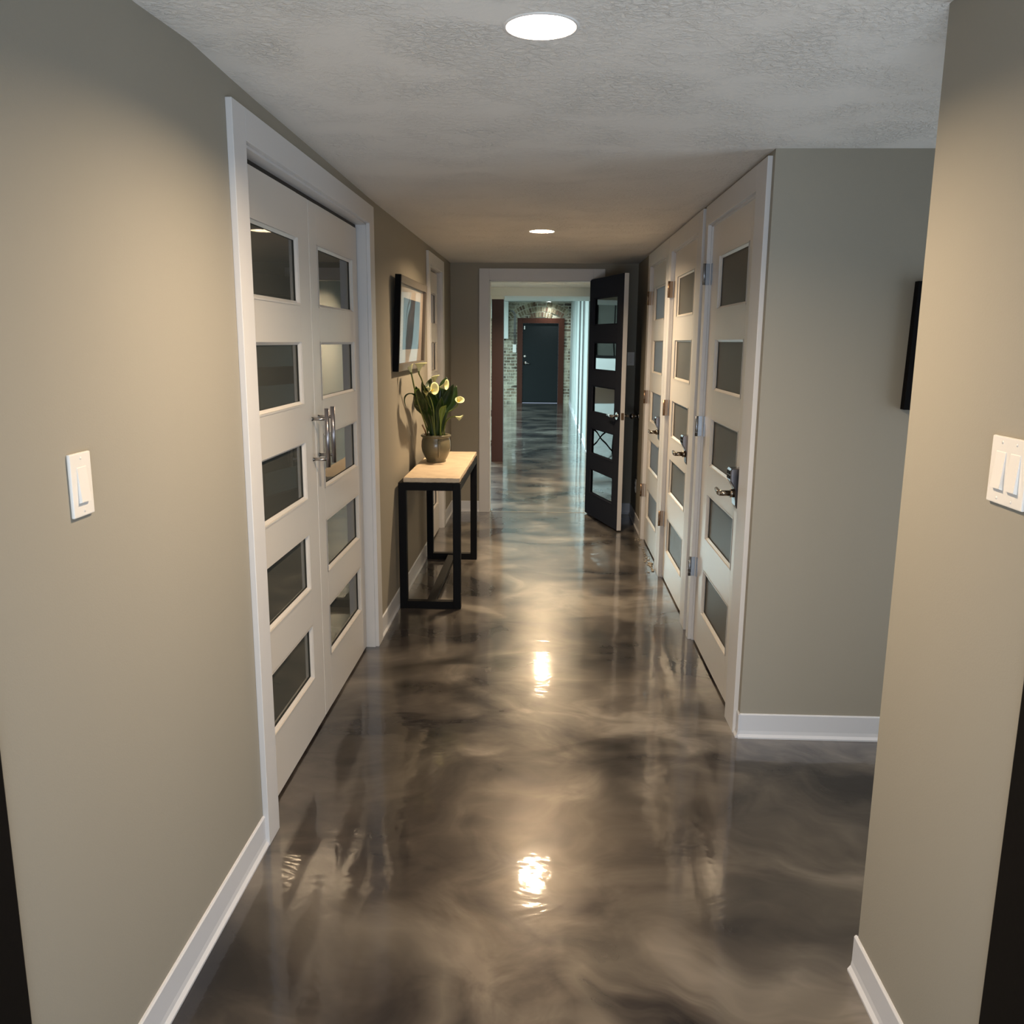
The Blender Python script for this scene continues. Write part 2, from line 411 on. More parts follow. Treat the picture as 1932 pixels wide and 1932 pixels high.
# casings and jambs -------------------------------------------------
def casing(n, side, op, outer, ztop, jamb_depth=0.10, proud=0.018):
    """flat casing boards round an opening in a side wall plus the jamb lining"""
    mb = MB(); y0, y1, z1 = op; a, b = outer
    if side < 0: f0, f1 = XL, XL+proud; j0, j1 = XL-jamb_depth, XL+0.0005
    else: f0, f1 = XR-proud, XR; j0, j1 = XR-0.0005, XR+jamb_depth
    mb.box(f0, f1, a, y0, 0, ztop, 0.002); mb.box(f0, f1, y1, b, 0, ztop, 0.002)
    mb.box(f0, f1, y0-0.0005, y1+0.0005, z1, ztop, 0.002)
    t = 0.012
    mb.box(j0, j1, y0-0.004, y0+t-0.004, 0, z1); mb.box(j0, j1, y1+0.004-t, y1+0.004, 0, z1); mb.box(j0, j1, y0, y1, z1-t+0.004, z1+0.004)
    return mb
casing(4, -1, OL1, (2.365, 4.236), 2.148).build('trim_4', M['trim'], **ST)
casing(5, -1, OL2, (6.17, 7.085), 2.148).build('trim_5', M['trim'], **ST)
casing(6, 1, OR[0], (3.232, 4.408), 2.178).build('trim_6', M['trim'], **ST)
casing(7, 1, OR[1], (4.492, 5.676), 2.183).build('trim_7', M['trim'], **ST)
casing(8, 1, OR[2], (5.684, 6.800), 2.183).build('trim_8', M['trim'], **ST)
mb = MB()
mb.box(-0.592, DO[0], YF-0.018, YF, 0, 2.150, 0.002); mb.box(DO[1], 0.497, YF-0.018, YF, 0, 2.150, 0.002); mb.box(DO[0], DO[1], YF-0.018, YF, DO[2], 2.150, 0.002)
mb.box(DO[0]-0.004, DO[0]+0.008, YF-0.0005, YF+0.125, 0, DO[2]); mb.box(DO[1]-0.008, DO[1]+0.004, YF-0.0005, YF+0.125, 0, DO[2]); mb.box(DO[0], DO[1], YF-0.0005, YF+0.125, DO[2]-0.008, DO[2]+0.004)
mb.build('trim_9', M['trim'], **ST)

MB().box(DO[0], DO[1], YF+0.012, YF+0.026, -0.01, 0.0012).build('trim_13', M['sill'], **ST)

# baseboards: cove profile with a small toe ---------------------------
prof = [(0, 0), (0.016, 0), (0.016, 0.006), (0.009, 0.016), (0.007, 0.03), (0.007, 0.096), (0.004, 0.1), (0, 0.1)]
def baseboard(name, segs):
    mb = MB()
    for kind, plane, sgn, a, b in segs:
        if kind == 'x': mb.prism([(plane+sgn*u, v) for u, v in prof], a, b, 'y')      # runs along y, on a wall x=plane
        else: mb.prism([(plane+sgn*u, v) for u, v in prof], a, b, 'x')                 # runs along x, on a wall y=plane
    mb.build(name, M['base'], **ST)
baseboard('baseboard_left', [('x', XL, 1, 1.21, 2.365), ('x', XL, 1, 4.236, 6.17), ('x', XL, 1, 7.085, YF)])
baseboard('baseboard_right', [('x', XR, -1, 3.19, 3.232), ('x', XR, -1, 6.80, YF)])
baseboard('baseboard_near_right', [('x', 0.789, -1, 1.35, 1.908), ('y', 1.90, 1, 0.789, 2.58)])
baseboard('baseboard_alcove', [('y', 3.2, -1, XR-0.006, 2.58)])
baseboard('baseboard_end', [('y', YF, -1, XL, -0.592), ('y', YF, -1, 0.497, XR)])

# dim rooms behind the glazed doors -------------------------------------
def box_room(name, x0, x1, y0, y1, z1, open_side):
    mb = MB(); t = 0.04
    mb.box(x0, x1, y0-t, y0, 0, z1); mb.box(x0, x1, y1, y1+t, 0, z1); mb.box(x0, x1, y0-t, y1+t, z1, z1+t)
    if open_side == 'right': mb.box(x0-t, x0, y0-t, y1+t, 0, z1+t)
    else: mb.box(x1, x1+t, y0-t, y1+t, 0, z1+t)
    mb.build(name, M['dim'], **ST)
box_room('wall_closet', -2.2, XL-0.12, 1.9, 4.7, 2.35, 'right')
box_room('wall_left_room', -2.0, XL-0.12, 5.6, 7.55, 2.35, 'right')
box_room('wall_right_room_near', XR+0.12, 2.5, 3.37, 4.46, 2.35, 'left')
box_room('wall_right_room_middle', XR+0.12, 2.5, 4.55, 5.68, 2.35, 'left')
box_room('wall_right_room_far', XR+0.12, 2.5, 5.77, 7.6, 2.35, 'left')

# ------------------------------------------------------------------ glazed five-lite doors
def door(name, loc, rz, W, H, gu, gz, paint, glass, z0=0.012, edge=None, T=0.036, bead=0.014):
    """local x along the leaf, local -y is the face seen from the hallway"""
    root = empty(name, (loc[0], loc[1], loc[2]+z0), rz, kind='structure')
    H = H - z0; gz = [(a-z0, b-z0) for a, b in gz]
    u0, u1 = gu; mb = MB()
    mb.box(0, u0, 0, T, 0, H, 0.0015); mb.box(u1, W, 0, T, 0, H, 0.0015)
    cuts = [0] + [v for ab in gz for v in ab] + [H]
    for k in range(0, len(cuts), 2): mb.box(u0, u1, 0.0, T, cuts[k], cuts[k+1])
    # sloped sticking round every pane, front and back
    for a, b in gz:
        for yy, ys in ((0.0, 1), (T, -1)):
            d = 0.011*ys
            o = [(u0-0.002, a-0.002), (u1+0.002, a-0.002), (u1+0.002, b+0.002), (u0-0.002, b+0.002)]
            c1 = [(u0+0.004, a+0.004), (u1-0.004, a+0.004), (u1-0.004, b-0.004), (u0+0.004, b-0.004)]
            c2 = [(u0+bead, a+bead), (u1-bead, a+bead), (u1-bead, b-bead), (u0+bead, b-bead)]
            R = []
            for ring, dy in ((o, -0.0022*ys), (c1, -0.0022*ys), (c1, 0.004*ys), (c2, d)):
                R.append([mb.bm.verts.new((u, yy+dy, v)) for u, v in ring])
            for r0, r1 in zip(R, R[1:]):
                for i in range(4): mb.bm.faces.new((r0[i], r0[(i+1) % 4], r1[(i+1) % 4], r1[i]))
    leaf = mb.build('door_leaf', paint, root)
    if edge:
        MB().box(W, W+0.0015, 0, T, 0, H).build('leaf_edge', edge, root, label='white painted edge')
    for a, b in gz:
        MB().box(u0+0.004, u1-0.004, T/2-0.003, T/2+0.003, a+0.004, b-0.004).build('glass_pane', glass, root)
    return root

GZL = [(0.232, 0.452), (0.592, 0.812), (0.942, 1.162), (1.296, 1.526), (1.652, 1.888)]
GZR = [(0.202, 0.428), (0.585, 0.812), (0.945, 1.178), (1.308, 1.550), (1.684, 1.928)]
d1 = door('door_1', (-0.885, 2.466, 0), PI/2, 0.810, 2.036, (0.12, 0.668), GZL, M['door'], M['glass'])
tag(d1, 'white five-pane glazed leaf of the double door, the one beside the left light switch', 'door')
d2 = door('door_2', (-0.885, 3.282, 0), PI/2, 0.818, 2.036, (0.112, 0.718), GZL, M['door'], M['glass'])
tag(d2, 'white five-pane glazed leaf of the double door, the one next to the console table', 'door')
d3 = door('door_3', (-0.862, 6.285, 0), PI/2, 0.612, 2.036, (0.10, 0.560), GZL, M['door'], M['darkglass'])
tag(d3, 'narrow white glazed door at the far left, behind the potted lily', 'door')
RD = []
for i, (o, gl) in enumerate(zip(OR, [(3.556, 4.150), (4.826, 5.440), (5.985, 6.550)])):
    y0, y1 = o[0]+0.012, o[1]-0.012
    r = door('door_%d' % (4+i), (0.793, y1, 0), -PI/2, y1-y0, 2.078, (y1-gl[1], y1-gl[0]), GZR, M['door'], M['frost'])
    RD.append((r, y0, y1))
tag(RD[0][0], 'nearest white door on the right with five frosted grey panes', 'door')
tag(RD[1][0], 'middle of the three white frosted-pane doors on the right', 'door')
tag(RD[2][0], 'farthest white door on the right, its panes glowing bluish', 'door')

# dark track slot above the double door leaves
MB().box(-0.955, -0.893, 2.47, 4.125, 2.042, 2.0535).build('trim_10', M['slot'], **ST)

# hinges on the right hand doors (at the far edge, knuckle proud of the casing)
def hinges(root, W_y1, zs, m):
    for z in zs:
        mb = MB()
        mb.tube([(-0.010, -0.034, z-0.05), (-0.010, -0.034, z+0.05)], 0.0075, 10)
        for k in range(1, 5): mb.box(-0.0188, -0.0012, -0.0425, -0.0255, z-0.05+k*0.02-0.0006, z-0.05+k*0.02+0.0006)
        mb.box(-0.010, 0.016, -0.0030, -0.0002, z-0.05, z+0.05); mb.box(-0.012, -0.009, -0.034, -0.0005, z-0.05, z+0.05)
        mb.build('hinge', m, root)
hinges(RD[0][0], 0, (0.385, 1.11, 1.845), M['zinc'])
hinges(RD[1][0], 0, (0.385, 1.11, 1.845), M['bronze'])
hinges(RD[2][0], 0, (0.385, 1.11, 1.845), M['bronze'])

# keypad locks with levers on the three right hand doors -----------------
def lock(root, W, z, light):
    # local: x along leaf toward latch, -y out of the door
    L = empty('door_lock', (0, 0, 0)); L.parent = root
    u = W - 0.072
    mb = MB()   # body outline seen from the side (y,z), swept across 6.5 cm, upper housing stepping down to a slim plate
    body = [(0.0, -0.085), (-0.014, -0.083), (-0.022, -0.070), (-0.024, -0.045), (-0.024, -0.012), (-0.030, 0.004), (-0.046, 0.030), (-0.048, 0.050), (-0.048, 0.072), (-0.044, 0.080), (0.0, 0.080)]
    bm = mb.bm; fr = []
    for uu, s in ((u-0.034, 0.92), (u-0.030, 1.0), (u+0.030, 1.0), (u+0.034, 0.92)):
        fr.append([bm.verts.new((uu, y*s, z+v*(1 if s == 1 else 0.97))) for y, v in body])
    for r0, r1 in zip(fr, fr[1:]):
        for i in range(len(body)):
            bm.faces.new((r0[i], r0[(i+1) % len(body)], r1[(i+1) % len(body)], r1[i]))
    bm.faces.new(fr[0]); bm.faces.new(fr[-1][::-1])
    mb.build('lock_housing', M['lockmetal'], L)
    kb = MB()
    for r in range(2):
        for c in range(2): kb.box(u-0.024+c*0.026, u-0.004+c*0.026, -0.0505, -0.047, z+0.038+r*0.018, z+0.051+r*0.018, 0.001)
    kb.build('keypad', M['black'], L)
    lv = MB()
    lv.tube([(u, -0.022, z-0.024), (u, -0.040, z-0.024)], 0.017, 16)
    lv.tube([(u, -0.040, z-0.024), (u, -0.082, z-0.024)], 0.0115, 16)
    lv.tube([(u+0.008, -0.078, z-0.024), (u-0.02, -0.080, z-0.024), (u-0.06, -0.078, z-0.023), (u-0.105, -0.074, z-0.023)], [0.011, 0.0105, 0.009, 0.0075], 14)
    lv.build('lever', M['lever'], L)
lock(RD[0][0], RD[0][2]-RD[0][1], 0.945, True)
lock(RD[1][0], RD[1][2]-RD[1][1], 0.945, False)
lock(RD[2][0], RD[2][2]-RD[2][1], 0.945, False)

# bar pulls of the double door: one on each leaf by the meeting line
def pull(root, u, z0, z1, out):
    H = empty('pull_handle', (0, 0, 0)); H.parent = root
    MB().tube([(u, -out, z0), (u, -out, z1)], 0.0085, 20).build('bar', M['steel'], H)
    for z in (z0+0.030, z1-0.040):
        MB().tube([(u, -0.0005, z), (u, -out+0.004, z)], 0.0062, 12).lathe([(0, 0), (0.0085, 0), (0.0085, 0.002), (0.0, 0.002)], (u, -0.0005, z), 16, Matrix.Rotation(PI/2, 4, 'X')).build('standoff', M['chrome'], H)
pull(d1, 3.232-2.466, 1.052-0.012, 1.276-0.012, 0.058)
pull(d2, 3.322-3.282, 1.058-0.012, 1.277-0.012, 0.058)

# ------------------------------------------------------------------ open dark door
ang = math.atan2(6.925-7.705, 0.600-0.372); Wd = math.hypot(6.925-7.705, 0.600-0.372)
dd = door('door_7', (0.372, 7.705, 0), ang, Wd, 2.060, (0.105, Wd-0.135), [(0.205, 0.432), (0.560, 0.795), (0.925, 1.165), (1.290, 1.535), (1.668, 1.905)], M['darkdoor'], M['darkglass'], edge=M['trim'])
tag(dd, 'black five-pane glazed door standing open at the end of the hallway', 'door')
def lever_pair(root, W, z):
    u = W-0.062
    for s, y0, nm in ((-1, 0.0, 'lever_handle'), (1, 0.036, 'lever_handle')):
        mb = MB()
        mb.tube([(u, y0, z), (u, y0+s*0.010, z)], 0.030, 24); mb.tube([(u, y0+s*0.010, z), (u, y0+s*0.052, z)], 0.010, 14)
        mb.tube([(u+0.010, y0+s*0.050, z), (u-0.03, y0+s*0.052, z), (u-0.115, y0+s*0.046, z+0.001)], [0.0105, 0.010, 0.0085], 12)
        mb.build(nm, M['chrome'], root)
    MB().box(W+0.001, W+0.003, 0.006, 0.030, z-0.028, z+0.028, 0.0006).build('latch_plate', M['bronze'], root)
lever_pair(dd, Wd, 0.935)
for z in (0.25, 1.03, 1.8):
    MB().tube([(0.0, 0.043, z-0.045), (0.0, 0.043, z+0.045)], 0.006, 8).box(-0.002, 0.03, 0.0362, 0.0385, z-0.045, z+0.045).build('hinge', M['bronze'], dd)

# ------------------------------------------------------------------ recessed ceiling lights
def ceiling_light(x, y, z, led, label, group, r=0.073, rc=0.030):
    root = empty('ceiling_light', (x, y, z), 0, label=label, cat='ceiling light', group=group)
    MB().lathe([(r-0.003, rc+0.001), (r-0.003, rc-0.001), (r+0.001, 0.0), (r+0.003, -0.002), (r+0.008, -0.0015), (r+0.010, 0.0005), (r+0.010, rc+0.002)], (0, 0, 0), 48).build('trim_ring', M['ring'], root)
    MB().lathe([(0.0, rc-0.004), (r*0.6, rc-0.003), (r*0.9, rc-0.001), (r-0.0035, rc), (r-0.0035, rc+0.001), (0, rc+0.001)], (0, 0, 0), 48).build('diffuser', led, root)
    return root
ceiling_light(-0.022, 2.015, CZ-0.001, M['led'], 'large glowing round downlight in the ceiling nearest the viewer', 'hallway downlights')
ceiling_light(-0.038, 5.50, CZ-0.001, M['ledwarm'], 'smaller glowing downlight farther down the hallway ceiling', 'hallway downlights')

# ------------------------------------------------------------------ switches, outlets, door stop
def switch(name, loc, rz, gangs, label, w=None):
    w = w or (0.070 if gangs == 1 else 0.116)
    root = empty(name, loc, rz, label=label, cat='light switch')
    MB().box(-w/2, w/2, -0.0065, 0, -0.058, 0.058, 0.0025).build('wall_plate', M['plastic'], root)
    for g in range(gangs):
        cx = (g-(gangs-1)/2)*0.046
        mb = MB(); mb.prism([(-0.0062, -0.033), (-0.0125, -0.031), (-0.0075, 0.031), (-0.0062, 0.033)], cx-0.0155, cx+0.0155, 'x')
        mb.build('rocker', M['plastic'], root)
        for z in (-0.048, 0.048): MB().lathe([(0, 0.0006), (0.0028, 0.0004), (0.003, 0)], (cx, -0.0066, z), 12, Matrix.Rotation(PI/2, 4, 'X')).build('screw', M['plastic'], root)
    return root
switch('light_switch', (XL, 1.509, 1.269), PI/2, 1, 'single white rocker switch on the left wall')
switch('light_switch', (0.789, 1.472, 1.320), -PI/2, 2, 'double white rocker switch on the right wall, cut by the picture edge')
switch('light_switch', (0.742, YF, 1.390), 0, 1, 'small dim switch plate in the dark corner behind the open black door', w=0.062)
r = empty('wall_outlet', (XR, 7.30, 0.33), -PI/2, label='pale outlet plate low on the right wall behind the open black door', cat='outlet')
MB().box(-0.035, 0.035, -0.006, 0, -0.058, 0.058, 0.0025).build('wall_plate', M['plastic'], r)
for z in (-0.022, 0.022): MB().box(-0.016, 0.016, -0.0085, -0.005, z-0.014, z+0.014, 0.004).build('socket', M['plastic'], r)
r = empty('door_stop', (XR, 7.25, 0.925), -PI/2, label='round chrome door stop on the dark wall past the last white door', cat='door stop')
RX = Matrix.Rotation(PI/2, 4, 'X')
MB().lathe([(0, 0), (0.028, 0), (0.026, 0.010), (0.012, 0.014), (0.011, 0.042), (0.024, 0.050), (0.026, 0.062), (0.018, 0.072), (0, 0.074)], (0, 0, 0), 24, RX).build('knob', M['chrome'], r)
MB().lathe([(0, 0.0745), (0.012, 0.073), (0.012, 0.078), (0, 0.080)], (0, 0, 0), 20, RX).build('bumper', M['black'], r)

# ------------------------------------------------------------------ console table
T = empty('console_table', (-0.655, 5.375, 0), 0, label='narrow console table with pale stone top on a black metal frame', cat='console table')
def loc(x, y): return x+0.655, y-5.375
def tb(x0, x1, y0, y1, z0, z1): a, c = loc(x0, y0); b, d = loc(x1, y1); return a, b, c, d, z0, z1
s_ = 0.044
mb = MB(); X0, X1, Y0, Y1 = -0.828, -0.474, 4.775, 5.975
# slab with a slightly chipped edge
a = tb(-0.800, -0.477, 4.783, 5.985, 0.7415, 0.7690)
mb.box(*a, 0.006)
bmesh.ops.subdivide_edges(mb.bm, edges=[e for e in mb.bm.edges if e.calc_length() > 0.25], cuts=22, use_grid_fill=True)
for v in mb.bm.verts:
    if v.co.x > a[1]-0.012 or v.co.y < a[2]+0.012:
        v.co += Vector((random.uniform(-0.003, 0.0005) if v.co.x > a[1]-0.012 else 0, random.uniform(0, 0.002) if v.co.y < a[2]+0.012 else 0, random.uniform(-0.0012, 0.0012)))
mb.build('table_top', M['stone'], T)
for x in (X0, X1-s_):
    for y in (Y0, Y1-s_): MB().box(*tb(x, x+s_, y, y+s_, 0, 0.741), 0.002).build('leg', M['black'], T)
for y in (Y0, Y1-s_):
    MB().box(*tb(X0+s_, X1-s_, y, y+s_, 0.0, s_), 0.001).build('floor_rail', M['black'], T)
    MB().box(*tb(X0+s_, X1-s_, y, y+s_, 0.741-s_, 0.741), 0.001).build('top_rail', M['black'], T)
for x in (X0, X1-s_): MB().box(*tb(x, x+s_, Y0+s_, Y1-s_, 0.741-s_, 0.741), 0.001).build('side_rail', M['black'], T)
MB().box(*tb(-0.678, -0.628, Y0+s_, Y1-s_, 0.006, 0.036), 0.001).build('stretcher', M['black'], T)

# ------------------------------------------------------------------ potted calla lily
PZ = 0.8065
P = empty('potted_lily', (-0.697, 5.46, 0.7698), 0, label='calla lily with cream flowers in an olive glazed pot on the console table', cat='potted plant')
P.scale = (1.08, 1.08, 1.08)
MB().lathe([(0, 0), (0.056, 0), (0.058, 0.004), (0.056, 0.010), (0.068, 0.030), (0.082, 0.062), (0.087, 0.092), (0.085, 0.122), (0.079, 0.140), (0.080, 0.146), (0.088, 0.150), (0.089, 0.158), (0.083, 0.162), (0.074, 0.158), (0.072, 0.146), (0.077, 0.120), (0.070, 0.06), (0, 0.05)], (0, 0, 0), 48).build('pot', M['ceramic'], P)
hd = MB(); hh = []
for k in range(9):
    a = -1.25; t = k/8; z = 0.138-0.105*t; rr = [0.080, 0.088, 0.092, 0.093, 0.092, 0.090, 0.088, 0.083, 0.074][k]
    hh.append((rr*math.cos(a), rr*math.sin(a), z))
hd.tube(hh, [0.004, 0.0055, 0.006, 0.006, 0.0055, 0.005, 0.0045, 0.004, 0.003], 10).build('glaze_rib', M['ceramic'], P)
MB().lathe([(0, 0.140), (0.04, 0.143), (0.073, 0.138)], (0, 0, 0), 24).build('soil', M['soil'], P)

def W2L(p):
    # plant coordinates: the stems on the wall side lean out towards the near end of the table
    p = Vector(p); t = max(0.0, min(1.0, (-0.675 - p.x)/0.08))*max(0.0, min(1.0, (p.z-0.97)/0.15)); t = t*t*(3-2*t)
    q = Vector((0, 0, 1.53)); w = q + (1.08-0.085*t)*(p-q) + Vector((0, 0, 0.021))
    return (w - Vector((-0.697, 5.46, 0.7698)))/1.08
def blade(path, widths, m, cup=0.25, tilt=0.0, twist=0.0, name='leaf'):
    pts = smooth_curve([W2L(p) for p in path], 6); n = len(pts); mb = MB(); bm = mb.bm; rows = []
    for i, p in enumerate(pts):
        t = i/(n-1); d = (pts[min(i+1, n-1)]-pts[max(i-1, 0)]).normalized()
        f = t*(len(widths)-1); k = min(int(f), len(widths)-2); w = widths[k]+(widths[k+1]-widths[k])*(f-k)
        side = Vector((math.cos(tilt+twist*t), math.sin(tilt+twist*t), 0)); side = (side - d*side.dot(d)).normalized(); nrm = side.cross(d).normalized()
        row = []
        for c in (-1, -0.66, -0.33, 0, 0.33, 0.66, 1):
            wav = 0.05*math.sin(9*t+c*2)*w if abs(c) == 1 else 0
            row.append(bm.verts.new(p + side*c*w*0.5 + nrm*(cup*w*(c*c) + wav)))
        rows.append(row)
    for a, b in zip(rows, rows[1:]):
        for j in range(6): bm.faces.new((a[j], a[j+1], b[j+1], b[j])).smooth = True
    o = mb.build(name, m, P); sm = o.modifiers.new('thickness', 'SOLIDIFY'); sm.thickness = 0.0012
    return o
LW = [0.012, 0.014, 0.018, 0.038, 0.066, 0.078, 0.064, 0.034, 0.003]
def Lf(path, sc=1.0, tilt=0.0, twist=0.0, m='leaf', cup=0.25, widths=None): blade(path, [w*sc for w in (widths or LW)], M[m], cup, tilt, twist)
# (x, y, z) paths from the soil to the tip
Lf([(-0.665, 5.03, 0.95), (-0.703, 5.01, 1.09), (-0.728, 4.99, 1.17), (-0.748, 4.97, 1.252)], 1.0, 0.25)
Lf([(-0.665, 5.08, 0.95), (-0.676, 5.08, 1.10), (-0.702, 5.09, 1.20), (-0.732, 5.10, 1.272)], 0.75, -0.1)
Lf([(-0.667, 5.09, 0.95), (-0.680, 5.11, 1.133), (-0.698, 5.13, 1.23), (-0.682, 5.15, 1.292)], 0.62, 0.5)
Lf([(-0.632, 5.09, 0.95), (-0.620, 5.11, 1.136), (-0.608, 5.12, 1.242), (-0.588, 5.14, 1.300)], 0.72, 0.2)
Lf([(-0.618, 5.04, 0.95), (-0.598, 5.03, 1.107), (-0.570, 5.02, 1.185), (-0.533, 5.00, 1.265)], 0.86, -0.15)
Lf([(-0.621, 5.08, 0.95), (-0.590, 5.10, 1.09), (-0.558, 5.12, 1.17), (-0.531, 5.14, 1.250)], 0.86, 0.3)
Lf([(-0.648, 5.04, 0.95), (-0.647, 5.03, 1.09), (-0.655, 5.01, 1.17), (-0.662, 4.99, 1.225)], 0.98, 0.0)
Lf([(-0.640, 5.10, 0.95), (-0.640, 5.13, 1.11), (-0.632, 5.16, 1.19), (-0.625, 5.20, 1.245)], 1.0, 0.1)
Lf([(-0.655, 5.01, 0.95), (-0.672, 4.99, 1.06), (-0.690, 4.96, 1.13), (-0.700, 4.94, 1.19)], 0.8, 0.35)
Lf([(-0.630, 5.02, 0.95), (-0.620, 5.00, 1.05), (-0.607, 4.98, 1.13), (-0.597, 4.95, 1.195)], 0.74, -0.2)
Lf([(-0.642, 5.07, 0.95), (-0.637, 5.06, 1.08), (-0.625, 5.05, 1.16), (-0.615, 5.05, 1.235)], 0.95, 0.15)
Lf([(-0.612, 4.99, 0.95), (-0.604, 4.97, 1.06), (-0.592, 4.96, 1.125), (-0.570, 4.95, 1.147)], 0.5, 0.1, m='leaflight')
Lf([(-0.734, 5.02, 1.123), (-0.746, 5.01, 1.175), (-0.776, 5.01, 1.203), (-0.806, 5.00, 1.197), (-0.819, 5.00, 1.170), (-0.812, 5.00, 1.130)], 0.42, 1.1, widths=[0.006, 0.03, 0.05, 0.06, 0.045, 0.02, 0.002], cup=0.15)
Lf([(-0.705, 5.0, 1.108), (-0.728, 5.0, 1.128), (-0.763, 4.99, 1.144)], 0.3, 1.3, widths=[0.01, 0.05, 0.03, 0.002])
Lf([(-0.760, 4.99, 1.212), (-0.750, 4.98, 1.235), (-0.735, 4.98, 1.225), (-0.728, 4.97, 1.19)], 0.5, 0.6, widths=[0.006, 0.04, 0.04, 0.002], m='leaflight')
# bare lower stems that crowd the soil
for k in range(12):
    a = 2*PI*k/12+0.3; q = 0.032+0.012*(k % 3)
    MB().tube(smooth_curve([W2L((-0.645+q*math.cos(a), 5.06+q*math.sin(a), 0.945)), W2L((-0.645+0.9*q*math.cos(a), 5.06+0.9*q*math.sin(a), 1.02)), W2L((-0.645+1.1*q*math.cos(a), 5.06+1.1*q*math.sin(a), 1.11))], 5), 0.0042, 8).build('stem', M['leaf'] if k % 3 else M['stem'], P)
MB().tube([W2L((-0.686, 4.99, 0.95)), W2L((-0.700, 4.98, 1.0)), W2L((-0.714, 4.97, 1.03))], [0.005, 0.0045, 0.004], 8).build('stem', M['bronze'], P)

def lily(stem, tipdir, size=0.05, roll=0.0, openf=1.0):
    """a flower: green stem and a rolled trumpet petal around a spadix"""
    F = empty('flower', (0, 0, 0)); F.parent = P
    pts = smooth_curve([W2L(p) for p in stem], 6)
    MB().tube(pts, [0.0042]*(len(pts)-3)+[0.0046, 0.005, 0.006], 8).build('stem', M['stem'], F)
    d = Vector(tipdir).normalized(); up = Vector((0, 0, 1)) if abs(d.z) < 0.95 else Vector((1, 0, 0))
    a = d.cross(up).normalized(); b = a.cross(d).normalized()
    a, b = a*math.cos(roll)+b*math.sin(roll), -a*math.sin(roll)+b*math.cos(roll)
    base = pts[-1] - d*0.004; mb = MB(); rows = []; seg = 18
    for i in range(9):
        t = i/8; row = []
        for k in range(seg+1):
            ph = -PI*0.98 + 2*PI*0.98*k/seg
            lip = 0.5+0.5*math.cos(ph)                 # 1 at the pointed front lip
            r = size*(0.10 + (0.30+0.30*openf)*t**1.5 + 0.32*openf*lip*max(0, t-0.6)*1.6)
            h = size*1.55*t*(0.62+0.42*lip) - size*0.45*openf*max(0, t-0.7)*lip
            row.append(mb.bm.verts.new(base + d*h + a*r*math.sin(ph) + b*r*math.cos(ph)))
        rows.append(row)
    for r0, r1 in zip(rows, rows[1:]):
        for k in range(seg): mb.bm.faces.new((r0[k], r0[k+1], r1[k+1], r1[k])).smooth = True
    o = mb.build('petal', M['spathe'], F); sm = o.modifiers.new('thickness', 'SOLIDIFY'); sm.thickness = 0.0012
    MB().tube([base+d*size*0.25, base+d*size*0.6, base+d*size*0.95], [0.0035, 0.004, 0.0018], 8).build('spadix', M['spadix'], F)
lily([(-0.687, 5.02, 0.95), (-0.694, 5.01, 1.009), (-0.731, 5.0, 1.124), (-0.755, 5.0, 1.212), (-0.773, 5.0, 1.300), (-0.779, 5.0, 1.330)], (-0.15, -0.1, 1), 0.031, 0.0, 0.35)
lily([(-0.679, 5.09, 0.95), (-0.706, 5.10, 1.17), (-0.730, 5.10, 1.276), (-0.748, 5.10, 1.318), (-0.748, 5.10, 1.334)], (0.22, -0.2, 1), 0.041, 0.6, 1.0)
lily([(-0.657, 5.10, 0.95), (-0.660, 5.11, 1.15), (-0.662, 5.11, 1.252), (-0.660, 5.11, 1.268)], (0.15, -0.15, 1), 0.037, 0.3, 0.6)
lily([(-0.642, 5.0, 0.95), (-0.650, 4.98, 1.12), (-0.672, 4.97, 1.205), (-0.674, 4.97, 1.222)], (0.75, -0.5, 0.35), 0.043, 0.2, 1.0)
lily([(-0.645, 5.0, 0.95), (-0.660, 4.97, 1.10), (-0.680, 4.95, 1.19), (-0.684, 4.95, 1.205)], (0.1, -0.5, 0.75), 0.033, 1.5, 0.8)
lily([(-0.633, 5.07, 0.95), (-0.628, 5.08, 1.137), (-0.632, 5.08, 1.225), (-0.625, 5.08, 1.243)], (0.95, -0.2, 0.30), 0.041, 0.4, 0.8)
lily([(-0.602, 5.02, 0.95), (-0.573, 5.0, 1.088), (-0.540, 5.0, 1.118), (-0.515, 5.0, 1.140), (-0.508, 5.0, 1.160)], (0.30, -0.75, 0.55), 0.034, 2.6, 0.9)
lily([(-0.599, 5.01, 0.95), (-0.580, 4.99, 1.040), (-0.552, 4.98, 1.074), (-0.520, 4.98, 1.080)], (1, -0.2, -0.22), 0.030, 0.0, 0.6)

# ------------------------------------------------------------------ framed picture on the left wall
py0, py1, pz0, pz1 = 4.755, 5.800, 1.362, 1.884
F = empty('framed_picture', (XL+0.001, (py0+py1)/2, pz0), 0, label='wide framed print with cream mount, leaning off the left wall above the lily', cat='picture')
F.rotation_euler = (0, math.radians(2.6), PI*0)      # top leans into the hallway
w2 = (py1-py0)/2; H = pz1-pz0; D = 0.032; fw = 0.042
mb = MB()
mb.box(0, D, -w2, w2, 0, fw, 0.0015); mb.box(0, D, -w2, w2, H-fw, H, 0.0015); mb.box(0, D, -w2, -w2+0.03, fw, H-fw); mb.box(0, D, w2-fw, w2, fw, H-fw)
mb.build('frame', M['frame'], F)
MB().box(0.0005, D+0.0008, -w2-0.0015, -w2+0.018, 0.001, H-0.001).build('frame_side', M['frameside'], F, label='black side of the frame')
MB().box(0.004, 0.012, -w2+0.02, w2-0.03, fw-0.01, H-fw+0.01).build('mount', M['mat'], F)
MB().box(0.012, 0.0128, -w2+0.24, w2-0.17, 0.118, H-0.112).build('print', M['print'], F)
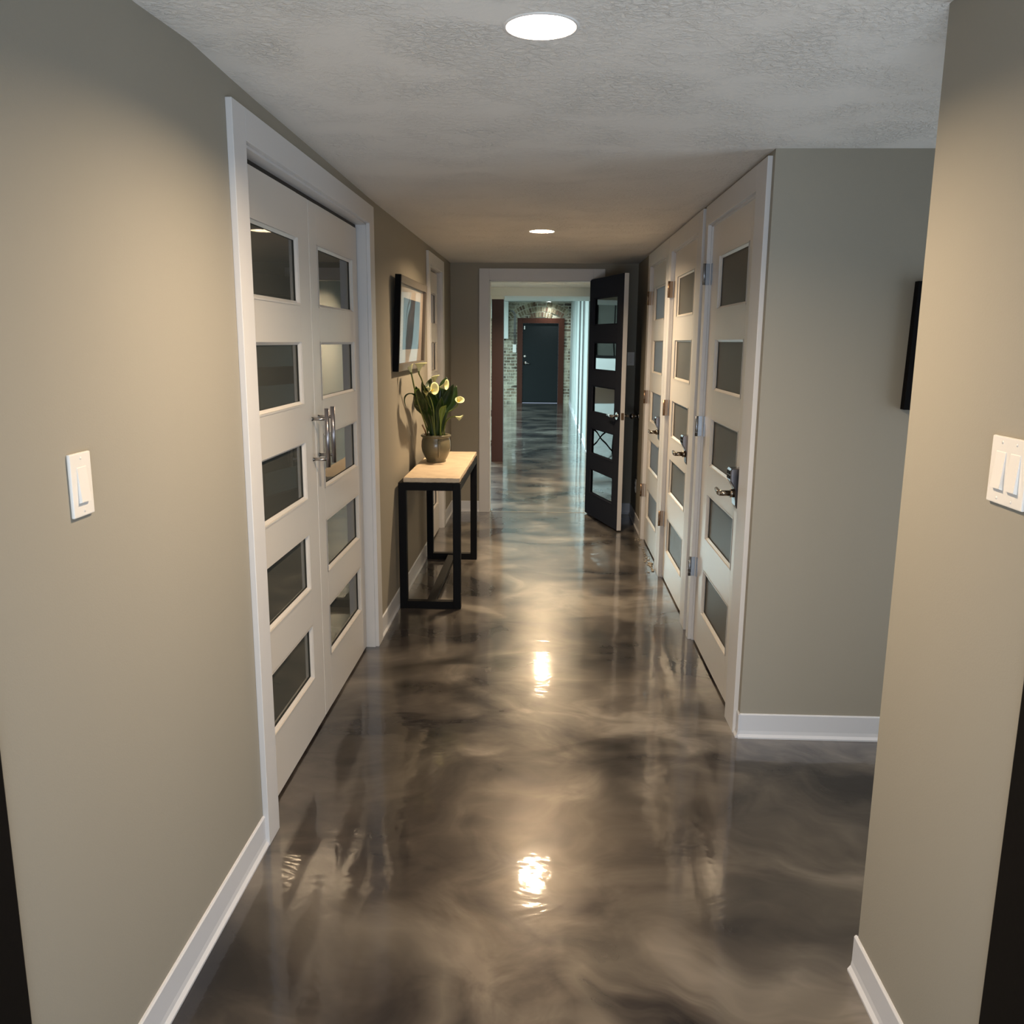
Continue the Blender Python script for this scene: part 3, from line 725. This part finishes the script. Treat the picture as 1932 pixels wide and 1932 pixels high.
MB().box(0.020, 0.022, -w2+0.02, w2-0.03, fw-0.01, H-fw+0.01).build('glazing', M['pictureglass'], F)

F2 = empty('framed_picture', (1.292, 3.198, 1.300), 0, label='black-framed picture on the alcove wall, half hidden by the near right corner', cat='picture')
F2.rotation_euler = (0, math.radians(1.3), 0)
mb = MB(); mb.box(0, 0.6, -0.034, -0.001, 0, 0.03); mb.box(0, 0.6, -0.034, -0.001, 0.42, 0.45); mb.box(0, 0.03, -0.034, -0.001, 0.03, 0.42); mb.box(0.57, 0.6, -0.034, -0.001, 0.03, 0.42)
mb.build('frame', M['frameside'], F2)
MB().box(0.03, 0.57, -0.02, -0.012, 0.03, 0.42).build('mount', M['mat'], F2)

# ------------------------------------------------------------------ far room beyond the doorway
mb = MB(); ceiling_skin(mb, [-4.6, -2, -0.14, 0.14, 0.70], [7.82, 9.31, 9.59, 11.05], lambda x, y: CZ, LAMPS[2:]); mb.box(-4.6, 0.70, 7.82, 11.05, CZ+0.2, CZ+0.3)
mb.build('ceiling_passage', M['ceiling'], **ST)
MB().box(-4.6, 0.70, 11.05, 12.30, 2.090, 2.9).build('ceiling_beam', M['farwhite'], **ST)
mb = MB(); ceiling_skin(mb, [-4.6, -0.1, 0.20, 0.70], [12.30, 21.59, 21.89, 22.2], lambda x, y: 2.50, [(0.05, 21.74, 0.0555)]); mb.box(-4.6, 0.70, 12.30, 22.2, 2.75, 2.9)
mb.build('ceiling_far', M['farwhite'], **ST)
# right partition with door openings
mb = MB(); fx = 0.60
fops = [(13.90, 14.52), (15.42, 16.10)]
for a, b in ((7.82, 13.90), (14.52, 15.42), (16.10, YB)): mb.box(fx, fx+0.12, a, b, 0, 2.9)
for a, b in fops: mb.box(fx, fx+0.12, a, b, 2.44, 2.9)
mb.build('wall_far_right', M['partition'], **ST)
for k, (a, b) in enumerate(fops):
    d = empty('door_%d' % (9+k), (fx+0.002, a, 0), 0, kind='structure', label=('doorway in the white far partition filled with a dark panel, nearer of the two', 'doorway in the white far partition filled with a dark panel, farther of the two')[k], cat='door')
    MB().box(0, 0.04, 0.002, b-a-0.002, 0.005, 2.438).build('door_leaf', M['slot'], d)  # dark panel painted as the shade of the open doorway, no real leaf
mb = MB()
for a, b in fops:
    mb.box(fx-0.006, fx, a-0.10, a, 0, 2.49); mb.box(fx-0.006, fx, b, b+0.10, 0, 2.49)
for a in (12.3, 17.4, 19.2): mb.box(fx-0.02, fx, a, a+0.14, 0, 2.49)
mb.build('trim_11', M['partition'], **ST)
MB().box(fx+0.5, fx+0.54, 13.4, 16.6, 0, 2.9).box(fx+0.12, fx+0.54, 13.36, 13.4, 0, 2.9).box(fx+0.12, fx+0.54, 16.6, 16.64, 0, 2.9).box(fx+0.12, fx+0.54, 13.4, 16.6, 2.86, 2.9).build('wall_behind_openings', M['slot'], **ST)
baseboard('baseboard_far_right', [('x', fx, -1, 7.82, 13.8), ('x', fx, -1, 14.62, 15.32), ('x', fx, -1, 16.2, YB)])
# left wall with a window
WY = (13.35, 14.45, 1.25, 2.42)
mb = MB(); mb.box(-4.6, -4.5, 7.82, WY[0], 0, 2.9); mb.box(-4.6, -4.5, WY[1], YB, 0, 2.9); mb.box(-4.6, -4.5, WY[0], WY[1], 0, WY[2]); mb.box(-4.6, -4.5, WY[0], WY[1], WY[3], 2.9)
mb.build('wall_far_left', M['farwhite'], **ST)
wn = empty('window_1', (-4.55, (WY[0]+WY[1])/2, WY[2]), 0, kind='structure')
mb = MB(); hw = (WY[1]-WY[0])/2; hz = WY[3]-WY[2]
mb.box(-0.03, 0.05, -hw, -hw+0.05, 0, hz); mb.box(-0.03, 0.05, hw-0.05, hw, 0, hz); mb.box(-0.03, 0.05, -hw, hw, 0, 0.05); mb.box(-0.03, 0.05, -hw, hw, hz-0.05, hz)
mb.box(-0.01, 0.02, -0.012, 0.012, 0, hz); mb.box(-0.01, 0.02, -hw, hw, hz/2-0.012, hz/2+0.012)
mb.build('window_frame', M['darkwood'], wn)
MB().box(-0.004, 0.0, -hw+0.05, hw-0.05, 0.05, hz-0.05).build('window_glass', M['glass'], wn)
# brick end wall with the door opening
DB = (-0.600, 0.300, 1.985)
mb = MB(); mb.box(-4.6, DB[0], YB, YB+0.25, 0, 2.9); mb.box(DB[1], fx+0.1, YB, YB+0.25, 0, 2.9); mb.box(DB[0], DB[1], YB, YB+0.25, DB[2], 2.9)
mb.build('wall_brick', M['brick'], **ST)
# three rings of arch bricks over the door, bedded in pale mortar
mb = MB(); cx, cz = -0.15, 1.30
def arc(r0, r1, a0, a1): return [(cx+r0*math.cos(a0), cz+r0*math.sin(a0)), (cx+r1*math.cos(a0), cz+r1*math.sin(a0)), (cx+r1*math.cos(a1), cz+r1*math.sin(a1)), (cx+r0*math.cos(a1), cz+r0*math.sin(a1))]
def fits(p): return max(q[0] for q in p) < fx-0.02 and min(q[1] for q in p) > 2.10 and max(q[1] for q in p) < 2.499
for k in range(140):
    for r0, r1 in ((0.83, 0.97), (0.97, 1.10), (1.10, 1.22)):
        p = arc(r0, r1, math.radians(34+0.8*k), math.radians(34.8+0.8*k))
        if fits(p): mb.prism(p, YB-0.012, YB+0.01, 'y', 3)
for ring, (r0, r1) in enumerate(((0.838, 0.955), (0.975, 1.085), (1.105, 1.205))):
    n = 26 + 3*ring
    for k in range(n):
        a0 = math.radians(34) + math.radians(112)*k/n; p = arc(r0, r1, a0, a0 + math.radians(112)/n*0.76)
        if fits(p): mb.prism(p, YB-0.022-random.uniform(0, 0.010), YB+0.01, 'y', random.choice((0, 1, 1, 2)))
mb.build('wall_brick_arch', [M['archbrick'], M['archbrick2'], M['archbrick3'], M['mortar']], **ST)
MB().box(-4.6, -1.16, YB-0.25, YB, 2.10, 2.5).box(-1.16, -0.955, YB-0.25, YB, 1.60, 2.5).build('wall_soffit_far', M['farwhite'], **ST)
# door and its red-brown frame
mb = MB(); mb.box(-0.735, DB[0], YB-0.035, YB+0.05, 0, 2.11, 0.003); mb.box(DB[1], 0.440, YB-0.035, YB+0.05, 0, 2.11, 0.003); mb.box(DB[0], DB[1], YB-0.035, YB+0.05, DB[2], 2.11, 0.003)
mb.build('trim_12', M['redwood'], **ST)
d8 = empty('door_8', (DB[0], YB-0.005, 0.012), 0, kind='structure', label='charcoal steel door set in the brick wall at the far end', cat='door')
MB().box(0.004, 0.896, 0, 0.045, 0, 1.968, 0.001).build('door_leaf', M['steeldoor'], d8)
MB().lathe([(0, 0), (0.036, 0), (0.034, 0.012), (0.018, 0.018), (0, 0.019)], (0.062, -0.0002, 1.155), 24, RX).build('deadbolt', M['chrome'], d8)
MB().lathe([(0, 0), (0.044, 0), (0.042, 0.012), (0.014, 0.016), (0.012, 0.05), (0, 0.052)], (0.066, -0.0002, 0.985), 24, RX).tube([(0.060, -0.048, 0.985), (0.10, -0.050, 0.983), (0.180, -0.046, 0.978)], [0.017, 0.016, 0.013], 10).build('lever_handle', M['chrome'], d8)
MB().box(0.035, 0.060, -0.010, 0.001, 1.82, 1.905, 0.003).build('alarm_contact', M['plastic'], d8, label='small white sensor')
# box and pipes on the brick
cb = empty('conduit_box', (-0.800, YB, 1.36), 0, label='small white electrical box with pipes on the brick beside the far door', cat='electrical box')
MB().box(-0.045, 0.045, -0.05, 0, -0.10, 0.10, 0.004).build('box', M['plastic'], cb)
for x in (-0.012, 0.022): MB().tube([(x, -0.02, 0.10), (x, -0.02, 0.82), (x-0.03, -0.02, 0.90), (x-0.10, -0.02, 0.93)], 0.009, 8).build('pipe', M['zinc'], cb)
# column under the beam
col = empty('support_column', (-0.618, 11.128, 0), 0, label='square dark red steel column just beyond the doorway', cat='column')
MB().box(-0.074, 0.074, -0.074, 0.074, 0, 2.050, 0.002).build('shaft', M['redsteel'], col)
MB().box(-0.085, 0.085, -0.085, 0.085, 2.050, 2.0895).build('cap_plate', M['farwhite'], col, label='white cap plate')

ceiling_light(0.0, 9.45, CZ-0.001, M['ledpassage'], 'downlight just past the doorway, seen only as a glow on the floor', 'hallway downlights')
ceiling_light(0.05, 21.74, 2.4995, M['ledspot'], 'downlight washing the brick arch above the far door', None, r=0.053, rc=0.055)

# folding chair seen mirrored in the black door's glass
fc = empty('folding_chair', (-2.42, 11.35, 0), math.radians(35), label='folding chair with white seat and crossed dark legs, mirrored in the black door glass', cat='chair')
MB().box(-0.23, 0.23, -0.20, 0.20, 0.44, 0.47, 0.008).build('seat', M['chairwhite'], fc)
MB().box(-0.23, 0.23, 0.20, 0.225, 0.66, 0.90, 0.008).build('backrest', M['chairwhite'], fc)
for x in (-0.22, 0.22):
    MB().tube([(x, -0.24, 0), (x, 0.21, 0.90)], 0.012, 8).build('leg', M['black'], fc)
    MB().tube([(x*0.9, 0.24, 0), (x*0.9, -0.18, 0.45)], 0.012, 8).build('leg', M['black'], fc)
for s in (-1, 1):
    MB().tube([(s*0.2, -0.2, 0.01), (-s*0.2, -0.2, 0.43)], 0.010, 8).build('brace', M['black'], fc)

# office chair mostly hidden by the column and door casing
oc = empty('office_chair', (-1.02, 12.55, 0), 0.3, label='blue-black office chair peeking out left of the dark red column', cat='chair')
MB().lathe([(0, 0.47), (0.24, 0.46), (0.26, 0.49), (0.22, 0.53), (0, 0.53)], (0, 0, 0), 24).build('seat', M['officeblue'], oc)
MB().box(-0.22, 0.22, 0.20, 0.24, 0.60, 1.00, 0.03).build('backrest', M['officeblue'], oc)
MB().tube([(0, 0.2, 0.50), (0, 0.25, 0.62)], 0.02, 8).build('back_support', M['black'], oc)
MB().tube([(0, 0, 0.10), (0, 0, 0.47)], 0.025, 12).build('gas_lift', M['black'], oc)
for k in range(5):
    a = 2*PI*k/5+0.2
    MB().tube([(0, 0, 0.12), (0.27*math.cos(a), 0.27*math.sin(a), 0.075)], [0.02, 0.014], 8).build('base_arm', M['black'], oc)
    MB().lathe([(0, -0.012), (0.030, -0.012), (0.030, 0.012), (0, 0.012)], (0.27*math.cos(a), 0.27*math.sin(a), 0.031), 14, RX).build('caster', M['black'], oc)
for s in (-1, 1):
    MB().tube(smooth_curve([(s*0.22, 0.1, 0.50), (s*0.30, 0.1, 0.55), (s*0.31, 0.1, 0.70), (s*0.29, -0.1, 0.72)], 5), 0.014, 8).build('armrest', M['black'], oc)

# crumbled paint along the sill of the farthest right door
mb = MB()
for k in range(55):
    y = random.uniform(5.66, 6.75); x = XR-0.03+random.gauss(0, 0.010)-0.015*random.random(); s = random.uniform(0.002, 0.008)*(1.5 if y < 6.0 else 1)
    R = Matrix.Translation((x, y, s*0.3)) @ Matrix.Rotation(random.uniform(0, 6), 4, 'Z')
    mb.box(-s, s, -s*random.uniform(0.5, 1.3), s, 0-s*0.25, s*0.3, 0, R)
mb.build('paint_crumbs', M['chips'], label='crumbled pale paint chips along the sill of the farthest right door', cat='debris', kind='stuff')

# ------------------------------------------------------------------ light
def area(name, loc, rot, sx, sy, power, col):
    l = bpy.data.lights.new(name, 'AREA'); l.shape = 'RECTANGLE'; l.size = sx; l.size_y = sy; l.energy = power; l.color = col
    o = bpy.data.objects.new(name, l); C.objects.link(o); o.location = loc; o.rotation_euler = rot; return o
# daylight from the windows of the room the camera stands in
area('daylight_behind', (0.0, -0.7, 0.65), (math.radians(122), 0, 0), 1.9, 1.1, 60, (0.80, 0.90, 1.0))
area('daylight_alcove', (2.5, 2.55, 1.0), (math.radians(96), 0, math.radians(90)), 1.1, 1.5, 16, (0.74, 0.87, 1.0))
area('closet_fill', (-1.7, 3.3, 2.3), (0, 0, 0), 0.4, 1.6, 0.9, (1.0, 0.97, 0.88))  # unseen fill added in the closet to brighten the door glass
# far floor fill, then the daylight behind the farthest right door
area('far_room_fill', (-1.80, 15.4, 2.48), (0, 0, 0), 0.7, 5.5, 300, (0.70, 0.96, 1.0))  # added out of view, brightens the far floor
area('daylight_side_room', (2.4, 6.7, 1.2), (math.radians(90), 0, math.radians(90)), 1.4, 1.6, 22, (0.70, 0.82, 1.0))
area('lamp_middle_room', (1.9, 5.1, 2.3), (0, 0, 0), 0.3, 0.3, 12.0, (0.95, 1.0, 0.85))
area('lamp_near_room', (1.9, 3.9, 2.3), (0, 0, 0), 0.3, 0.3, 1.2, (1.0, 0.95, 0.85))
# unseen fill added for the wide open part of the far room
area('far_room_fill', (-2.9, 16.0, 2.48), (0, 0, 0), 2.4, 7.0, 600, (0.70, 0.96, 1.0))

w = bpy.data.worlds.new('sky'); bpy.context.scene.world = w; w.use_nodes = True
bg = w.node_tree.nodes['Background']; bg.inputs[0].default_value = (0.55, 0.67, 0.88, 1); bg.inputs[1].default_value = 0.5

# ------------------------------------------------------------------ camera
f = 1620.0
fwd = Vector((1031-966, -(645-966), -f)).normalized()
up = Vector((1, -0.0083, 0)).cross(fwd)
if up.y < 0: up = -up
up.normalize(); right = fwd.cross(up)
cam = bpy.data.cameras.new('camera'); cam.sensor_width = 36; cam.sensor_height = 36; cam.lens = f/1932*36; cam.clip_start = 0.05; cam.clip_end = 100
co = bpy.data.objects.new('camera', cam); C.objects.link(co)
co.matrix_world = Matrix(((right.x, right.y, right.z, 0), (fwd.x, fwd.y, fwd.z, 0), (up.x, up.y, up.z, 1.53), (0, 0, 0, 1)))
sc = bpy.context.scene; sc.camera = co
sc.view_settings.view_transform = 'Standard'; sc.view_settings.look = 'None'; sc.view_settings.exposure = 0.0; sc.view_settings.gamma = 1.0
sc.view_settings.use_curve_mapping = False
sc.cycles.use_denoising = True
sc.cycles.max_bounces = 10; sc.cycles.diffuse_bounces = 6; sc.cycles.glossy_bounces = 5; sc.cycles.transparent_max_bounces = 12
sc.cycles.sample_clamp_indirect = 6.0
sc.cycles.caustics_reflective = False; sc.cycles.caustics_refractive = False
